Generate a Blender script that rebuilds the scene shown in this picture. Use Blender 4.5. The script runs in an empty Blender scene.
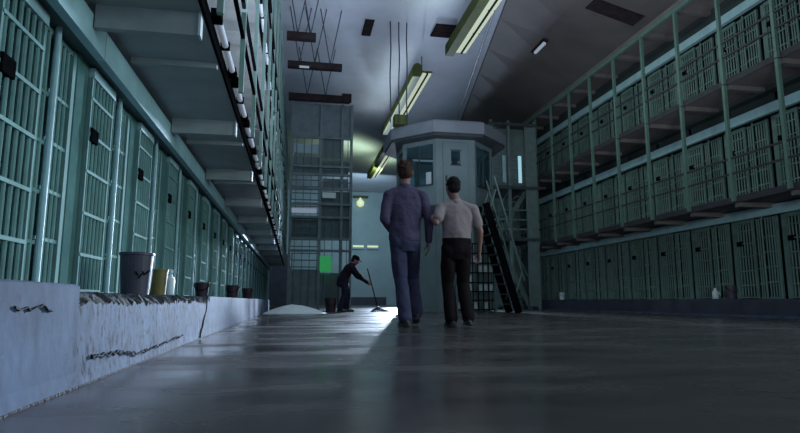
import bpy, bmesh, math, random
from mathutils import Vector, Matrix, noise
random.seed(7)
PI = math.pi
scene = bpy.context.scene
COL = scene.collection

# ------------------------------------------------------------------ materials
def mat(name, col, rough=.5, metal=0., var=.25, scale=6., bump=0., spec=.5, bscale=None, stretch=(1, 1, 1), dirt=None, dirt_amt=.0, dirt_scale=3., coords='Object'):
    m = bpy.data.materials.new(name); m.use_nodes = True
    nt = m.node_tree; N = nt.nodes; L = nt.links
    b = N['Principled BSDF']
    b.inputs['Roughness'].default_value = rough
    b.inputs['Metallic'].default_value = metal
    b.inputs['Specular IOR Level'].default_value = spec
    tc = N.new('ShaderNodeTexCoord'); mp = N.new('ShaderNodeMapping')
    mp.inputs['Scale'].default_value = stretch
    if coords == 'World':
        g = N.new('ShaderNodeNewGeometry'); L.new(g.outputs['Position'], mp.inputs['Vector'])
    else:
        L.new(tc.outputs['Object'], mp.inputs['Vector'])
    nz = N.new('ShaderNodeTexNoise'); nz.inputs['Scale'].default_value = scale
    nz.inputs['Detail'].default_value = 6; nz.inputs['Roughness'].default_value = .6
    L.new(mp.outputs[0], nz.inputs['Vector'])
    rp = N.new('ShaderNodeValToRGB')
    rp.color_ramp.elements[0].position = .3; rp.color_ramp.elements[1].position = .7
    rp.color_ramp.elements[0].color = (*[c * (1 - var) for c in col], 1)
    rp.color_ramp.elements[1].color = (*[min(1, c * (1 + var)) for c in col], 1)
    L.new(nz.outputs['Fac'], rp.inputs['Fac'])
    out = rp.outputs['Color']
    if dirt:
        n2 = N.new('ShaderNodeTexNoise'); n2.inputs['Scale'].default_value = dirt_scale
        n2.inputs['Detail'].default_value = 8; n2.inputs['Roughness'].default_value = .7
        L.new(mp.outputs[0], n2.inputs['Vector'])
        r2 = N.new('ShaderNodeValToRGB')
        r2.color_ramp.elements[0].position = .62 - dirt_amt; r2.color_ramp.elements[0].color = (0, 0, 0, 1)
        r2.color_ramp.elements[1].position = .68 - dirt_amt; r2.color_ramp.elements[1].color = (1, 1, 1, 1)
        L.new(n2.outputs['Fac'], r2.inputs['Fac'])
        mx = N.new('ShaderNodeMix'); mx.data_type = 'RGBA'
        L.new(r2.outputs['Color'], mx.inputs['Factor'])
        L.new(out, mx.inputs['A']); mx.inputs['B'].default_value = (*dirt, 1)
        out = mx.outputs['Result']
    L.new(out, b.inputs['Base Color'])
    if bump:
        nb = N.new('ShaderNodeTexNoise'); nb.inputs['Scale'].default_value = bscale or scale * 4
        nb.inputs['Detail'].default_value = 5
        L.new(mp.outputs[0], nb.inputs['Vector'])
        bp = N.new('ShaderNodeBump'); bp.inputs['Strength'].default_value = bump; bp.inputs['Distance'].default_value = .02
        L.new(nb.outputs['Fac'], bp.inputs['Height']); L.new(bp.outputs[0], b.inputs['Normal'])
    return m

def emit(name, col, s, base=None):
    m = mat(name, base or col, .85, var=.03, spec=.0)
    b = m.node_tree.nodes['Principled BSDF']
    b.inputs['Emission Color'].default_value = (*col, 1); b.inputs['Emission Strength'].default_value = s
    return m

def glass(name, col, rough=.05):
    m = bpy.data.materials.new(name); m.use_nodes = True
    b = m.node_tree.nodes['Principled BSDF']
    b.inputs['Base Color'].default_value = (*col, 1); b.inputs['Roughness'].default_value = rough
    b.inputs['Transmission Weight'].default_value = 1.0; b.inputs['IOR'].default_value = 1.3
    return m

M = {}
TEAL = (.175, .30, .285)
M['teal'] = mat('teal_paint', TEAL, .8, var=.18, scale=5, bump=.05, bscale=30, spec=.04, dirt=(.07, .10, .09), dirt_amt=-.06, dirt_scale=9)
M['teal_lt'] = mat('pale_teal_paint', (.36, .53, .56), .55, spec=.15, var=.12, scale=4, bump=.08, dirt=(.12, .18, .18), dirt_amt=-.05, dirt_scale=7, coords='World')
M['teal_dk'] = mat('dark_teal_paint', (.065, .105, .10), .5, var=.25, scale=4, coords='World')
M['green_dk'] = mat('old_green_paint', (.125, .19, .17), .5, var=.22, scale=4, dirt=(.04, .06, .05), dirt_amt=-.04, dirt_scale=6)
M['cage'] = mat('grey_green_cage_paint', (.125, .16, .175), .55, var=.22, scale=4)
M['tower'] = mat('tower_paint', (.14, .185, .175), .55, var=.2, scale=4)
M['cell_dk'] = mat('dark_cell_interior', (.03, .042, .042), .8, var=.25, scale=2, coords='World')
M['pillar'] = mat('deep_teal_paint', (.085, .165, .155), .9, var=.2, scale=5, spec=.0, dirt=(.05, .08, .075), dirt_amt=-.06, dirt_scale=9)
M['rail_lt'] = mat('pale_green_rail_paint', (.23, .34, .31), .5, var=.12, scale=5, spec=.1)
M['green_rail'] = mat('green_rail_paint', (.105, .18, .15), .45, var=.15, scale=5)
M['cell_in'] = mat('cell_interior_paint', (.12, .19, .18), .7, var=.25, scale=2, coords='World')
M['black'] = mat('black_paint', (.006, .006, .007), .8, spec=.0, var=.2)
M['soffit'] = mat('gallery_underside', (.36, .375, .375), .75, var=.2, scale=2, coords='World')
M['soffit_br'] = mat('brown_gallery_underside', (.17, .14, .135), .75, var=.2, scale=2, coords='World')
M['slab_edge'] = mat('dark_gallery_edge', (.035, .03, .04), .6, var=.3)
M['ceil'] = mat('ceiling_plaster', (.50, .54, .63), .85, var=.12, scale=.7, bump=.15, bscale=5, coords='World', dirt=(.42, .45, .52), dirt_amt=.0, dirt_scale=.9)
M['ceil_shade'] = mat('ceiling_brown_shade', (.10, .088, .085), .8, var=.2, scale=.8, coords='World')  # brown, darkened to stand for the shaded side of the ceiling
M['wall'] = mat('back_wall_paint', (.28, .38, .42), .7, var=.12, scale=.8, coords='World')
M['wall_dk'] = mat('dark_wall_paint', (.10, .14, .14), .7, var=.2, scale=1, coords='World')
M['base'] = mat('purple_base_paint', (.05, .05, .075), .5, var=.3, scale=3, coords='World')
M['curb'] = mat('curb_paint', (.078, .104, .168), .8, spec=.08, var=.5, scale=3.6, bump=.12, bscale=14, coords='World', dirt=(.045, .05, .075), dirt_amt=.03, dirt_scale=6, stretch=(1, 1, .8))
M['curb_old'] = mat('worn_curb_paint', (.09, .118, .184), .8, spec=.08, var=.5, scale=4, bump=.18, bscale=18, coords='World', dirt=(.010, .009, .016), dirt_amt=.085, dirt_scale=34, stretch=(1, 1, .55))
M['aggr'] = mat('broken_concrete', (.026, .023, .028), .9, var=.6, scale=30, bump=.8, bscale=60, coords='World')
M['crackm'] = mat('crack_shadow', (.02, .018, .025), .9, var=.3, scale=20)
M['tube'] = emit('pale_tube', (.72, .80, .95), .13, (.62, .66, .74))
M['tube_on'] = emit('lit_tube', (.86, 1., .76), .5, (.2, .22, .18))
M['olive'] = mat('olive_housing', (.085, .10, .035), .7, spec=.05, var=.2, scale=3)
M['grey_cap'] = mat('grey_metal', (.20, .22, .24), .5, var=.2)
M['dark_brown'] = mat('dark_brown_metal', (.03, .023, .025), .8, var=.3, spec=0.)
M['rod'] = mat('dark_rod', (.05, .055, .075), .5)
M['booth'] = mat('booth_paint', (.205, .27, .28), .55, var=.1, scale=2, coords='World')
M['booth_roof'] = mat('booth_roof_paint', (.20, .22, .25), .55, var=.12, scale=2, coords='World')
M['booth_dk'] = mat('booth_underside', (.05, .06, .065), .6, var=.2)
M['glass'] = glass('booth_glass', (.55, .75, .80))
M['winglow'] = emit('daylight_pane', (.45, .75, .85), .55)
M['walllamp'] = emit('yellow_wall_lamp', (.80, .88, .55), .55)
M['sign'] = emit('green_sign_panel', (.10, .75, .22), .16, (.08, .6, .18))
M['paper'] = mat('paper', (.6, .66, .66), .7, var=.05)
M['bucket'] = mat('grey_bucket_plastic', (.06, .05, .075), .5, var=.2, scale=8)
M['white'] = mat('white_plastic', (.62, .66, .70), .45, var=.08)
M['yellow'] = mat('yellow_can', (.15, .115, .022), .5, var=.25, scale=14)
M['darkred'] = mat('dark_red_plastic', (.045, .02, .03), .45, var=.2)
M['mound'] = mat('pale_mound', (.72, .76, .82), .8, var=.08, scale=8)
# people
M['skin'] = mat('skin', (.34, .165, .14), .5, var=.1, scale=12)
M['denim'] = mat('denim_shirt', (.092, .070, .125), .85, spec=.12, var=.25, scale=7, bump=.7, bscale=15)
M['jeans'] = mat('blue_jeans', (.062, .06, .11), .85, spec=.12, var=.3, scale=6, bump=.7, bscale=16)
M['hair_br'] = mat('reddish_brown_hair', (.05, .023, .018), .8, spec=.2, var=.5, scale=45, stretch=(1, 1, .25))
M['hair_dk'] = mat('dark_hair', (.014, .011, .012), .85, spec=.2, var=.5, scale=45)
M['shirt_lt'] = mat('pale_shirt', (.32, .24, .25), .85, spec=.12, var=.12, scale=6, bump=.7, bscale=14)
M['trous'] = mat('dark_trousers', (.013, .0075, .0095), .8, spec=.12, var=.25, scale=8)
M['shoe'] = mat('black_shoe', (.012, .011, .013), .35)
M['belt'] = mat('dark_belt', (.009, .007, .007), .7, spec=.1)
M['cleaner_top'] = mat('dark_purple_shirt', (.022, .014, .028), .85, spec=.12, var=.25, scale=9)
M['cleaner_leg'] = mat('dark_blue_trousers', (.022, .022, .04), .85, spec=.12, var=.25, scale=9)
M['eye'] = mat('eye_white', (.6, .58, .55), .3)

# floor: damp painted concrete
def floor_mat():
    m = mat('damp_concrete_floor', (.066, .053, .057), .3, var=.22, scale=.9, bump=.05, bscale=3.2, coords='World', dirt=(.050, .041, .045), dirt_amt=.02, dirt_scale=1.4)
    nt = m.node_tree; N = nt.nodes; L = nt.links; b = N['Principled BSDF']
    g = N.new('ShaderNodeNewGeometry'); mp = N.new('ShaderNodeMapping'); mp.inputs['Scale'].default_value = (.7, 1.6, 1)
    L.new(g.outputs['Position'], mp.inputs['Vector'])
    n = N.new('ShaderNodeTexNoise'); n.inputs['Scale'].default_value = 1.5; n.inputs['Detail'].default_value = 5
    L.new(mp.outputs[0], n.inputs['Vector'])
    r = N.new('ShaderNodeMapRange'); r.inputs[1].default_value = .3; r.inputs[2].default_value = .7
    r.inputs[3].default_value = .12; r.inputs[4].default_value = .36
    L.new(n.outputs['Fac'], r.inputs[0]); L.new(r.outputs[0], b.inputs['Roughness'])
    return m
M['floor'] = floor_mat()

# ------------------------------------------------------------------ mesh helpers
class MB:
    def __init__(s): s.v = []; s.f = []; s.mi = []
    def add(s, vs, fs, mi=0):
        o = len(s.v); s.v += [tuple(p) for p in vs]; s.f += [tuple(i + o for i in f) for f in fs]; s.mi += [mi] * len(fs); return s
    def box(s, a, b, mi=0, rot=None, piv=None):
        (x0, y0, z0), (x1, y1, z1) = a, b
        vs = [Vector((x, y, z)) for z in (z0, z1) for y in (y0, y1) for x in (x0, x1)]
        if rot:
            c = Vector(piv) if piv else (Vector(a) + Vector(b)) / 2
            vs = [rot @ (p - c) + c for p in vs]
        return s.add(vs, [(0, 2, 3, 1), (4, 5, 7, 6), (0, 1, 5, 4), (2, 6, 7, 3), (0, 4, 6, 2), (1, 3, 7, 5)], mi)
    def cyl(s, p, q, r, n=8, r2=None, mi=0, cap=True):
        p, q = Vector(p), Vector(q); d = (q - p).normalized()
        u = d.orthogonal().normalized(); w = d.cross(u); r2 = r if r2 is None else r2
        vs = [p + (u * math.cos(2 * PI * i / n) + w * math.sin(2 * PI * i / n)) * r for i in range(n)]
        vs += [q + (u * math.cos(2 * PI * i / n) + w * math.sin(2 * PI * i / n)) * r2 for i in range(n)]
        fs = [(i, (i + 1) % n, n + (i + 1) % n, n + i) for i in range(n)]
        if cap: fs += [tuple(range(n - 1, -1, -1)), tuple(range(n, 2 * n))]
        return s.add(vs, fs, mi)
    def bar(s, p, q, w, h, mi=0):
        """rectangular bar from p to q, w across (horizontal), h up"""
        p, q = Vector(p), Vector(q); d = (q - p).normalized()
        side = d.cross(Vector((0, 0, 1)))
        side = side.normalized() if side.length > 1e-4 else Vector((1, 0, 0))
        up = side.cross(d).normalized()
        vs = [e + side * a * w / 2 + up * b * h / 2 for e in (p, q) for a, b in ((-1, -1), (1, -1), (1, 1), (-1, 1))]
        return s.add(vs, [(3, 2, 1, 0), (4, 5, 6, 7), (0, 1, 5, 4), (1, 2, 6, 5), (2, 3, 7, 6), (3, 0, 4, 7)], mi)
    def prism(s, poly, z0, z1, mi=0):
        n = len(poly)
        vs = [(x, y, z0) for x, y in poly] + [(x, y, z1) for x, y in poly]
        fs = [(i, (i + 1) % n, n + (i + 1) % n, n + i) for i in range(n)] + [tuple(range(n - 1, -1, -1)), tuple(range(n, 2 * n))]
        return s.add(vs, fs, mi)
    def lathe(s, prof, c=(0, 0, 0), n=24, mi=0):
        vs = []; m = len(prof)
        for r, z in prof:
            vs += [(c[0] + r * math.cos(2 * PI * i / n), c[1] + r * math.sin(2 * PI * i / n), c[2] + z) for i in range(n)]
        fs = [(k * n + i, k * n + (i + 1) % n, (k + 1) * n + (i + 1) % n, (k + 1) * n + i) for k in range(m - 1) for i in range(n)]
        fs += [tuple(range(n - 1, -1, -1)), tuple((m - 1) * n + i for i in range(n))]
        return s.add(vs, fs, mi)
    def ell(s, c, r, n=16, m=10, rot=None, mi=0):
        vs = []; c = Vector(c)
        for j in range(1, m):
            a = PI * j / m
            for i in range(n):
                p = Vector((r[0] * math.sin(a) * math.cos(2 * PI * i / n), r[1] * math.sin(a) * math.sin(2 * PI * i / n), -r[2] * math.cos(a)))
                vs.append(c + (rot @ p if rot else p))
        t = Vector((0, 0, r[2])); t = rot @ t if rot else t
        vs += [c - t, c + t]; b0 = (m - 1) * n
        fs = [(j * n + i, j * n + (i + 1) % n, (j + 1) * n + (i + 1) % n, (j + 1) * n + i) for j in range(m - 2) for i in range(n)]
        fs += [(b0, (i + 1) % n, i) for i in range(n)] + [(b0 + 1, (m - 2) * n + i, (m - 2) * n + (i + 1) % n) for i in range(n)]
        return s.add(vs, fs, mi)
    def limb(s, pts, rad, n=14):
        for i, (p, r) in enumerate(zip(pts, rad)):
            s.ell(p, (r, r, r), n, 10)
            if i: s.cyl(pts[i - 1], p, rad[i - 1], n, r)
        return s
    def build(s, name, mats, parent=None, smooth=False, bevel=0, loc=None):
        me = bpy.data.meshes.new(name); me.from_pydata(s.v, [], s.f)
        ms = mats if isinstance(mats, (list, tuple)) else [mats]
        for k in ms: me.materials.append(k)
        me.polygons.foreach_set('material_index', s.mi)
        bm = bmesh.new(); bm.from_mesh(me); bmesh.ops.recalc_face_normals(bm, faces=bm.faces); bm.to_mesh(me); bm.free()
        if smooth: me.polygons.foreach_set('use_smooth', [True] * len(me.polygons))
        o = bpy.data.objects.new(name, me); COL.objects.link(o)
        if parent: o.parent = parent
        if loc: o.location = loc
        if bevel:
            md = o.modifiers.new('edge', 'BEVEL'); md.width = bevel; md.segments = 2; md.limit_method = 'ANGLE'
        return o

def remeshed(mb, name, m, parent, vox=.008, smooth=6, wrinkle=0., wscale=9.):
    """one continuous skin around overlapping volumes"""
    o = mb.build(name, m, parent)
    r = o.modifiers.new('r', 'REMESH'); r.mode = 'VOXEL'; r.voxel_size = vox; r.use_smooth_shade = True
    sm = o.modifiers.new('s', 'SMOOTH'); sm.iterations = smooth; sm.factor = .5
    dg = bpy.context.evaluated_depsgraph_get()
    me = bpy.data.meshes.new_from_object(o.evaluated_get(dg))
    o.modifiers.clear(); old = o.data; o.data = me; bpy.data.meshes.remove(old); me.name = name
    if wrinkle:
        for v in me.vertices:
            c = v.co * wscale
            k = noise.noise(Vector((c.x, c.y, c.z * .55))) + .6 * noise.noise(Vector((c.x * 2.1 + 9, c.y * 2.1, c.z * 1.6 + c.x)))
            v.co += v.normal * k * wrinkle
    me.polygons.foreach_set('use_smooth', [True] * len(me.polygons))
    return o

def tag(o, label, cat, group=None, kind=None):
    o['label'] = label; o['category'] = cat
    if group: o['group'] = group
    if kind: o['kind'] = kind
    return o
def thing(name, label, cat, loc=(0, 0, 0), rz=0, group=None):
    o = bpy.data.objects.new(name, None); COL.objects.link(o)
    o.empty_display_size = .2
    o.location = loc; o.rotation_euler = (0, 0, rz)
    return tag(o, label, cat, group)
def struct(o, label, cat):
    o['kind'] = 'structure'; o['label'] = label; o['category'] = cat; return o
def dup(root, loc, rz, label):
    r = root.copy(); COL.objects.link(r); r.location = loc; r.rotation_euler = (0, 0, rz); r['label'] = label
    for ch in list(root.children):
        c = ch.copy(); COL.objects.link(c); c.parent = r
        for g in list(ch.children):
            d = g.copy(); COL.objects.link(d); d.parent = c
    return r
ORD = ['first', 'second', 'third', 'fourth', 'fifth', 'sixth', 'seventh', 'eighth', 'ninth', 'tenth', 'eleventh', 'twelfth', 'thirteenth', 'fourteenth', 'fifteenth', 'sixteenth', 'seventeenth', 'eighteenth', 'nineteenth', 'twentieth', 'twenty-first', 'twenty-second', 'twenty-third', 'twenty-fourth']

# ------------------------------------------------------------------ layout numbers
PITCH = 1.28
LX, RX = -1.5, 9.2                  # cell fronts
LE, RE = -.665, 8.3                  # gallery edges
LY = [4.05 + PITCH * k for k in range(-2, 22)]         # left cell pillars
RY0, RNC = 6.92, 11
RYs = [RY0 + PITCH * (k + 1) for k in range(RNC)]     # right pillars (cells run back towards the camera from each)
LEND, REND = LY[-1] + PITCH + .1, RYs[-1] + .22
CF = [.32, 2.27, 4.62]              # cell floors
CH = 1.62                           # height of cell fronts
ZC = 8.0

# ------------------------------------------------------------------ room shell
struct(MB().box((-3.2, -3, -.15), (12, 40.2, 0)).build('floor', M['floor']), 'damp grey concrete floor of the aisle', 'floor')
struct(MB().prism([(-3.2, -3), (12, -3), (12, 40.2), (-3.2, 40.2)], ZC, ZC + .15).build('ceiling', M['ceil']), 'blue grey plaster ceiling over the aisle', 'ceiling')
e0, e1 = (2.45, -3), (9.72, 40.0)  # skew shadow edge across the ceiling, built as the edge of a panel
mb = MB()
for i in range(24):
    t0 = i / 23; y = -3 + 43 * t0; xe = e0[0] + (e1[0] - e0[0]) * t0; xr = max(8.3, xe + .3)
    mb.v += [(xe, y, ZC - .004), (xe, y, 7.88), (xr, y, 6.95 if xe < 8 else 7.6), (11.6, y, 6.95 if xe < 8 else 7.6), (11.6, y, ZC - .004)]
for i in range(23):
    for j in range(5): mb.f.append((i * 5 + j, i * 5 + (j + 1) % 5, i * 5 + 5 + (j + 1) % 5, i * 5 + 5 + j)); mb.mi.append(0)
struct(mb.build('ceiling_right_shade', M['ceil_shade']), 'dark brown panel for the shaded ceiling part, sloping to the upper galleries', 'ceiling')
struct(MB().box((-3.2, 40, 0), (12, 40.2, ZC)).build('wall_back', M['wall']), 'pale blue green wall at the far end', 'wall')
struct(MB().box((-.2, 39.94, 0), (6.3, 40, .55)).build('baseboard_back', M['base']), 'dark purple painted base of the far wall', 'baseboard')
struct(MB().box((-3.2, -3, 0), (-3.05, 40, ZC)).build('wall_left', M['wall_dk']), 'dark wall behind the left cells', 'wall')
struct(MB().box((11.6, -3, 0), (11.75, 40, ZC)).build('wall_right', M['wall_dk']), 'dark wall behind the right cells', 'wall')
dd = struct(MB().box((-1.75, 39.88, 0), (-.35, 39.94, 3.4)).build('door_1', M['base']), 'tall dark blue door in the far wall past the left cells', 'door')
MB().box((-1.85, 39.86, 0), (-1.75, 39.95, 3.5)).box((-.35, 39.86, 0), (-.25, 39.95, 3.5)).box((-1.75, 39.86, 3.4), (-.35, 39.95, 3.5)).build('door_frame', M['cage'], dd)
# right end wall beyond the stair tower, with a tall lit window
wx0, wx1, wz0, wz1 = 7.62, 7.86, 4.75, 6.15
w = MB()
w.box((6.95, 24, 0), (wx0, 24.2, ZC)); w.box((wx1, 24, 0), (11.6, 24.2, ZC)); w.box((wx0, 24, 0), (wx1, 24.2, wz0)); w.box((wx0, 24, wz1), (wx1, 24.2, ZC))
struct(w.build('wall_end', M['wall_dk']), 'dark green end wall past the stair tower', 'wall')
wn = struct(MB().box((wx0 - .05, 23.97, wz0 - .05), (wx0, 24.1, wz1 + .05)).box((wx1, 23.97, wz0 - .05), (wx1 + .05, 24.1, wz1 + .05)).box((wx0, 23.97, wz0 - .05), (wx1, 24.1, wz0)).box((wx0, 23.97, wz1), (wx1, 24.1, wz1 + .05)).build('window_1', M['green_dk']), 'narrow tall window glowing pale blue', 'window')
MB().box((wx0, 24.08, wz0), (wx1, 24.1, wz1)).build('pane', M['winglow'], wn)

# ------------------------------------------------------------------ left cell block shell
b = MB()
b.box((-3.05, -1, CF[0] - .02), (-2.95, LEND, ZC)); b.box((-2.95, LEND - .08, 0), (LX - .02, LEND, ZC))
for y in LY: b.box((-2.95, y + .05, CF[0]), (LX - .15, y + .13, 2.1))
b.box((-2.95, -1, 2.1), (LX - .02, LEND, 2.2))
b.box((LX - .12, -1, 4.6), (LX - .02, LEND, ZC)); b.box((LX - .12, -1, 2.3), (LX - .02, LEND, 4.5))
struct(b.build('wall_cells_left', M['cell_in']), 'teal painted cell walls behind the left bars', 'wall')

# curb: a smooth near stretch, a worn stretch with a broken rim, a far stretch
def curb_piece(name, y0, y1, top, broken, label, mm):
    mb = MB(); ys = []; y = y0
    while y < y1 - 1e-6: ys.append(y); y += .022 if broken else .25
    ys.append(y1)
    rows = []
    for y in ys:
        if broken:
            a = noise.noise(Vector((y * 9, 1.3, 0))) * .5 + noise.noise(Vector((y * 31, 4.1, 0))) * .5
            c = .026 + .036 * (a + .3); c = max(.006, c); d = .03 + .05 * (noise.noise(Vector((y * 17, 8, 0))) + .5)
            zt = top - .012 + .02 * noise.noise(Vector((y * 40, 7, 2)))
        else: c, d, zt = .008, .01, top
        wob = .004 * noise.noise(Vector((y * 3, 0, 5)))
        rows.append([(-.688 + wob, y, 0), (-.689 + wob, y, .007), (-.694 + wob, y, .05), (-.70 + wob, y, top * .55), (-.702 + wob, y, zt - c), (-.702 - d * .5, y, zt - c * .35), (-.702 - d, y, zt), (LX - .3, y, zt), (LX - .3, y, 0)])
    n = len(rows[0]); mb.v = [p for r in rows for p in r]
    for i in range(len(rows) - 1):
        for j in range(n):
            k = (j + 1) % n
            mb.f.append((i * n + j, (i + 1) * n + j, (i + 1) * n + k, i * n + k)); mb.mi.append(1 if (broken and j in (4, 5)) or j == 0 else 0)
    mb.f += [tuple(range(n)), tuple((len(rows) - 1) * n + j for j in range(n - 1, -1, -1))]; mb.mi += [0, 0]
    return struct(mb.build(name, [mm, M['aggr']]), label, 'curb')
c1 = curb_piece('curb_left', -1, 2.06, .334, False, 'pale blue painted concrete curb, smooth near stretch', M['curb'])
c2 = curb_piece('curb_left.001', 2.06, 5.02, .318, True, 'worn pale concrete curb with a broken dark rim', M['curb_old'])
struct(MB().box((-1.9, 16.35, 0), (-1.36, LEND, CF[0])).build('curb_left.003', M['curb']), 'set back concrete base under the far left cells', 'curb')
c3 = curb_piece('curb_left.002', 5.02, 16.3, .318, False, 'pale concrete curb stretch past the crack', M['curb'])
C2, C3, C1 = ([(2.18, 0.09), (2.47, 0.08), (2.77, 0.05), (3.06, 0.05), (3.42, 0.06), (3.84, 0.07)],
    [(4.9, 0.32), (4.84, 0.2), (4.5, 0.02)],
    [(1.62, 0.26), (1.66, 0.26), (1.71, 0.26), (1.76, 0.27), (1.85, 0.25)])
def crack(parent, pts, wd, seed):
    rnd = random.Random(seed); mb = MB(); P = []
    for (y0, z0), (y1, z1) in zip(pts[:-1], pts[1:]):
        k = max(2, int(math.hypot(y1 - y0, z1 - z0) / .018))
        for i in range(k):
            t = i / k; P.append((y0 + (y1 - y0) * t + rnd.uniform(-.007, .007), z0 + (z1 - z0) * t + rnd.uniform(-.007, .007)))
    P.append(pts[-1])
    for (a, c), (d, e) in zip(P[:-1], P[1:]):
        t = wd * rnd.uniform(.25, 1.3)
        xa = -.69 - .02 * min(1, c / .2) + .0145; 
        mb.bar((xa - .004, a, c), (xa - .004, d, e), .008, t)
    return mb.build('crack', M['crackm'], parent)
crack(c1, C1, .005, 1)
crack(c2, C2, .0055, 2)
crack(c2, C3, .014, 3)

# beam over the left cells, with a joint at every pillar
b = MB(); yb = [-1] + [y for y in LY] + [LEND]
for a, c in zip(yb[:-1], yb[1:]): b.box((LX + .10, a + .004, 1.93), (LX + .16, c - .004, 2.13))
b.box((LX - .02, -1, 1.96), (LX + .10, LEND, 2.10), 1)
struct(b.build('trim_1', [M['teal_lt'], M['teal_dk']]), 'pale teal steel beam along the top of the left cells', 'beam')

# ------------------------------------------------------------------ cell fronts
def make_cell(name, label, group, paint, rail, pw=.0):
    t = thing(name, label, 'cell front', (0, 0, 0), 0, group)
    MB().box((-.14, -.03 - pw, 0), (.005, .18, CH + .02)).build('pillar', M['pillar'] if pw == 0 else paint, t, bevel=.006)
    g = MB(); zt = CH - .02
    for y in (.73, .785, .84): g.cyl((-.02, y, .02), (-.02, y, zt), .0145, 8)
    for y in (.945, 1.01, 1.075, 1.14): g.cyl((-.02, y, .02), (-.02, y, zt), .0145, 8)
    for z in (.02, .33, .63, .93, 1.23, zt):
        h = .03 if z in (.02, zt) else .022
        g.box((-.035, .69, z - h / 2 - .03 * (.1 if z in (.02, zt) else 1)), (-.008, .88, z + h / 2 - .03 * (.1 if z in (.02, zt) else 1)))
        g.box((-.035, .88, z - h / 2), (-.008, 1.23, z + h / 2))
    g.box((-.04, 1.19, 0), (.0, 1.245, CH))
    g.build('bar_grille', paint, t)
    MB().cyl((.015, .885, 0), (.015, .885, CH + .02), .019, 12).build('guide_post', rail, t, smooth=False)
    d = MB()
    for i in range(6): d.cyl((.015, .255 + i * .075, .03), (.015, .255 + i * .075, CH - .03), .0145, 8)
    for z in (.03, .28, .57, .87, 1.14, 1.40): d.box((.02, .205, z - .011), (.034, .68, z + .011))
    d.box((0, .195, .01), (.03, .215, CH)); d.box((0, .665, .01), (.03, .685, CH))
    dr = d.build('door', paint, t)
    MB().box((.0, .19, CH - .07), (.04, .69, CH + .0)).build('header_plate', rail, dr)
    MB().box((-.02, .22, 1.09), (.045, .36, 1.19)).build('lock_box', M['black'], dr, bevel=.006)
    return t
proto = make_cell('cell_front', 'nearest green barred cell front in the left row', 'barred cells along the left curb', M['teal'], M['teal_lt'])
for k, y in enumerate(LY):
    lab = f'{ORD[k - 1]} green barred cell front from the near end of the left row' if 0 < k < len(LY) - 1 else 'green barred cell front just before the nearest fully shown one on the left' if k == 0 else 'last green barred cell front at the far end of the left row'
    if k == 0: proto.location = (LX, y, CF[0]); proto['label'] = lab
    else: dup(proto, (LX, y, CF[0]), 0, lab)
protoR = make_cell('cell_front', 'x', 'barred cells across the aisle on the right', M['green_dk'], M['green_rail'], -.10)
lvl = ['ground level', 'middle gallery', 'top gallery']
for t in range(3):
    for k in range(RNC):
        lab = f'{ORD[k - 1]} dark green cell front from the near end of the right {lvl[t]}' if k else f'dark green cell front cut off at the near end of the right {lvl[t]}'
        loc = (RX, RYs[k], CF[t])
        if t == 0 and k == 0: protoR.location = loc; protoR.rotation_euler = (0, 0, PI); protoR['label'] = lab
        else: dup(protoR, loc, PI, lab)

# ------------------------------------------------------------------ right block shell
b = MB(); ya, ye = RY0 - .1, REND
b.box((10.7, ya, 0), (10.8, ye, 6.95)); b.box((RX + .03, ye - .08, 0), (10.7, ye, 6.95)); b.box((RX + .03, ya - .08, 0), (10.7, ya, 6.95))
for y in [RY0] + RYs[:-1]: b.box((RX + .16, y - .13, .1), (10.7, y - .05, 6.9))
for z in (CF[1] - .1, CF[2] - .1): b.box((RX - .06, ya, z - .1), (10.7, ye, z + .08)); b.box((RX + .16, ya, z - .45), (10.7, ye, z - .1))
b.box((RX - .06, ya, 6.46), (10.7, ye, 6.95))
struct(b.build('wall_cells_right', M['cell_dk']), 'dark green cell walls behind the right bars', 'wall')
b = MB()
for z in (1.94, 3.93, 6.27):
    for a, c in zip([ya] + RYs[:-1], RYs[:-1] + [ye]): b.box((RX - .16, a + .004, z), (RX - .06, c - .004, z + .19))
struct(b.build('trim_2', M['teal_lt']), 'teal steel beams over the right cell rows', 'beam')
struct(MB().box((8.28, ya, 0), (RX + 1.5, ye, CF[0])).build('curb_right', M['base']), 'dark purple concrete curb under the right cells', 'curb')
struct(MB().box((8.02, ya, 0), (8.275, ye, .022)).build('trim_3', M['curb']), 'pale painted strip on the floor along the right curb', 'trim')
for i, z in enumerate((CF[1], CF[2])):
    b = MB(); b.box((RE, ya, z - .11), (RX - .06, ye, z), 0); b.box((RE - .02, ya, z - .12), (RE, ye, z + .0), 1)
    for y in RYs[:-1]: b.box((RE + .03, y - .06, z - .20), (RX - .06, y + .06, z - .11), 0)
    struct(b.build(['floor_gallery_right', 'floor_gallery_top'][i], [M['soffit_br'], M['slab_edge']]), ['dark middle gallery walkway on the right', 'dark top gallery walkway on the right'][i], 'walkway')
b = MB(); b.box((RE - .02, ya, 6.84), (RX - .06, ye, 6.95), 0)
for y in RYs[:-1]: b.box((RE + .03, y - .07, 6.74), (RX - .06, y + .07, 6.84), 0)
struct(b.build('ceiling_gallery', [M['soffit_br']]), 'ribbed brown ceiling over the top gallery', 'ceiling')

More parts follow.
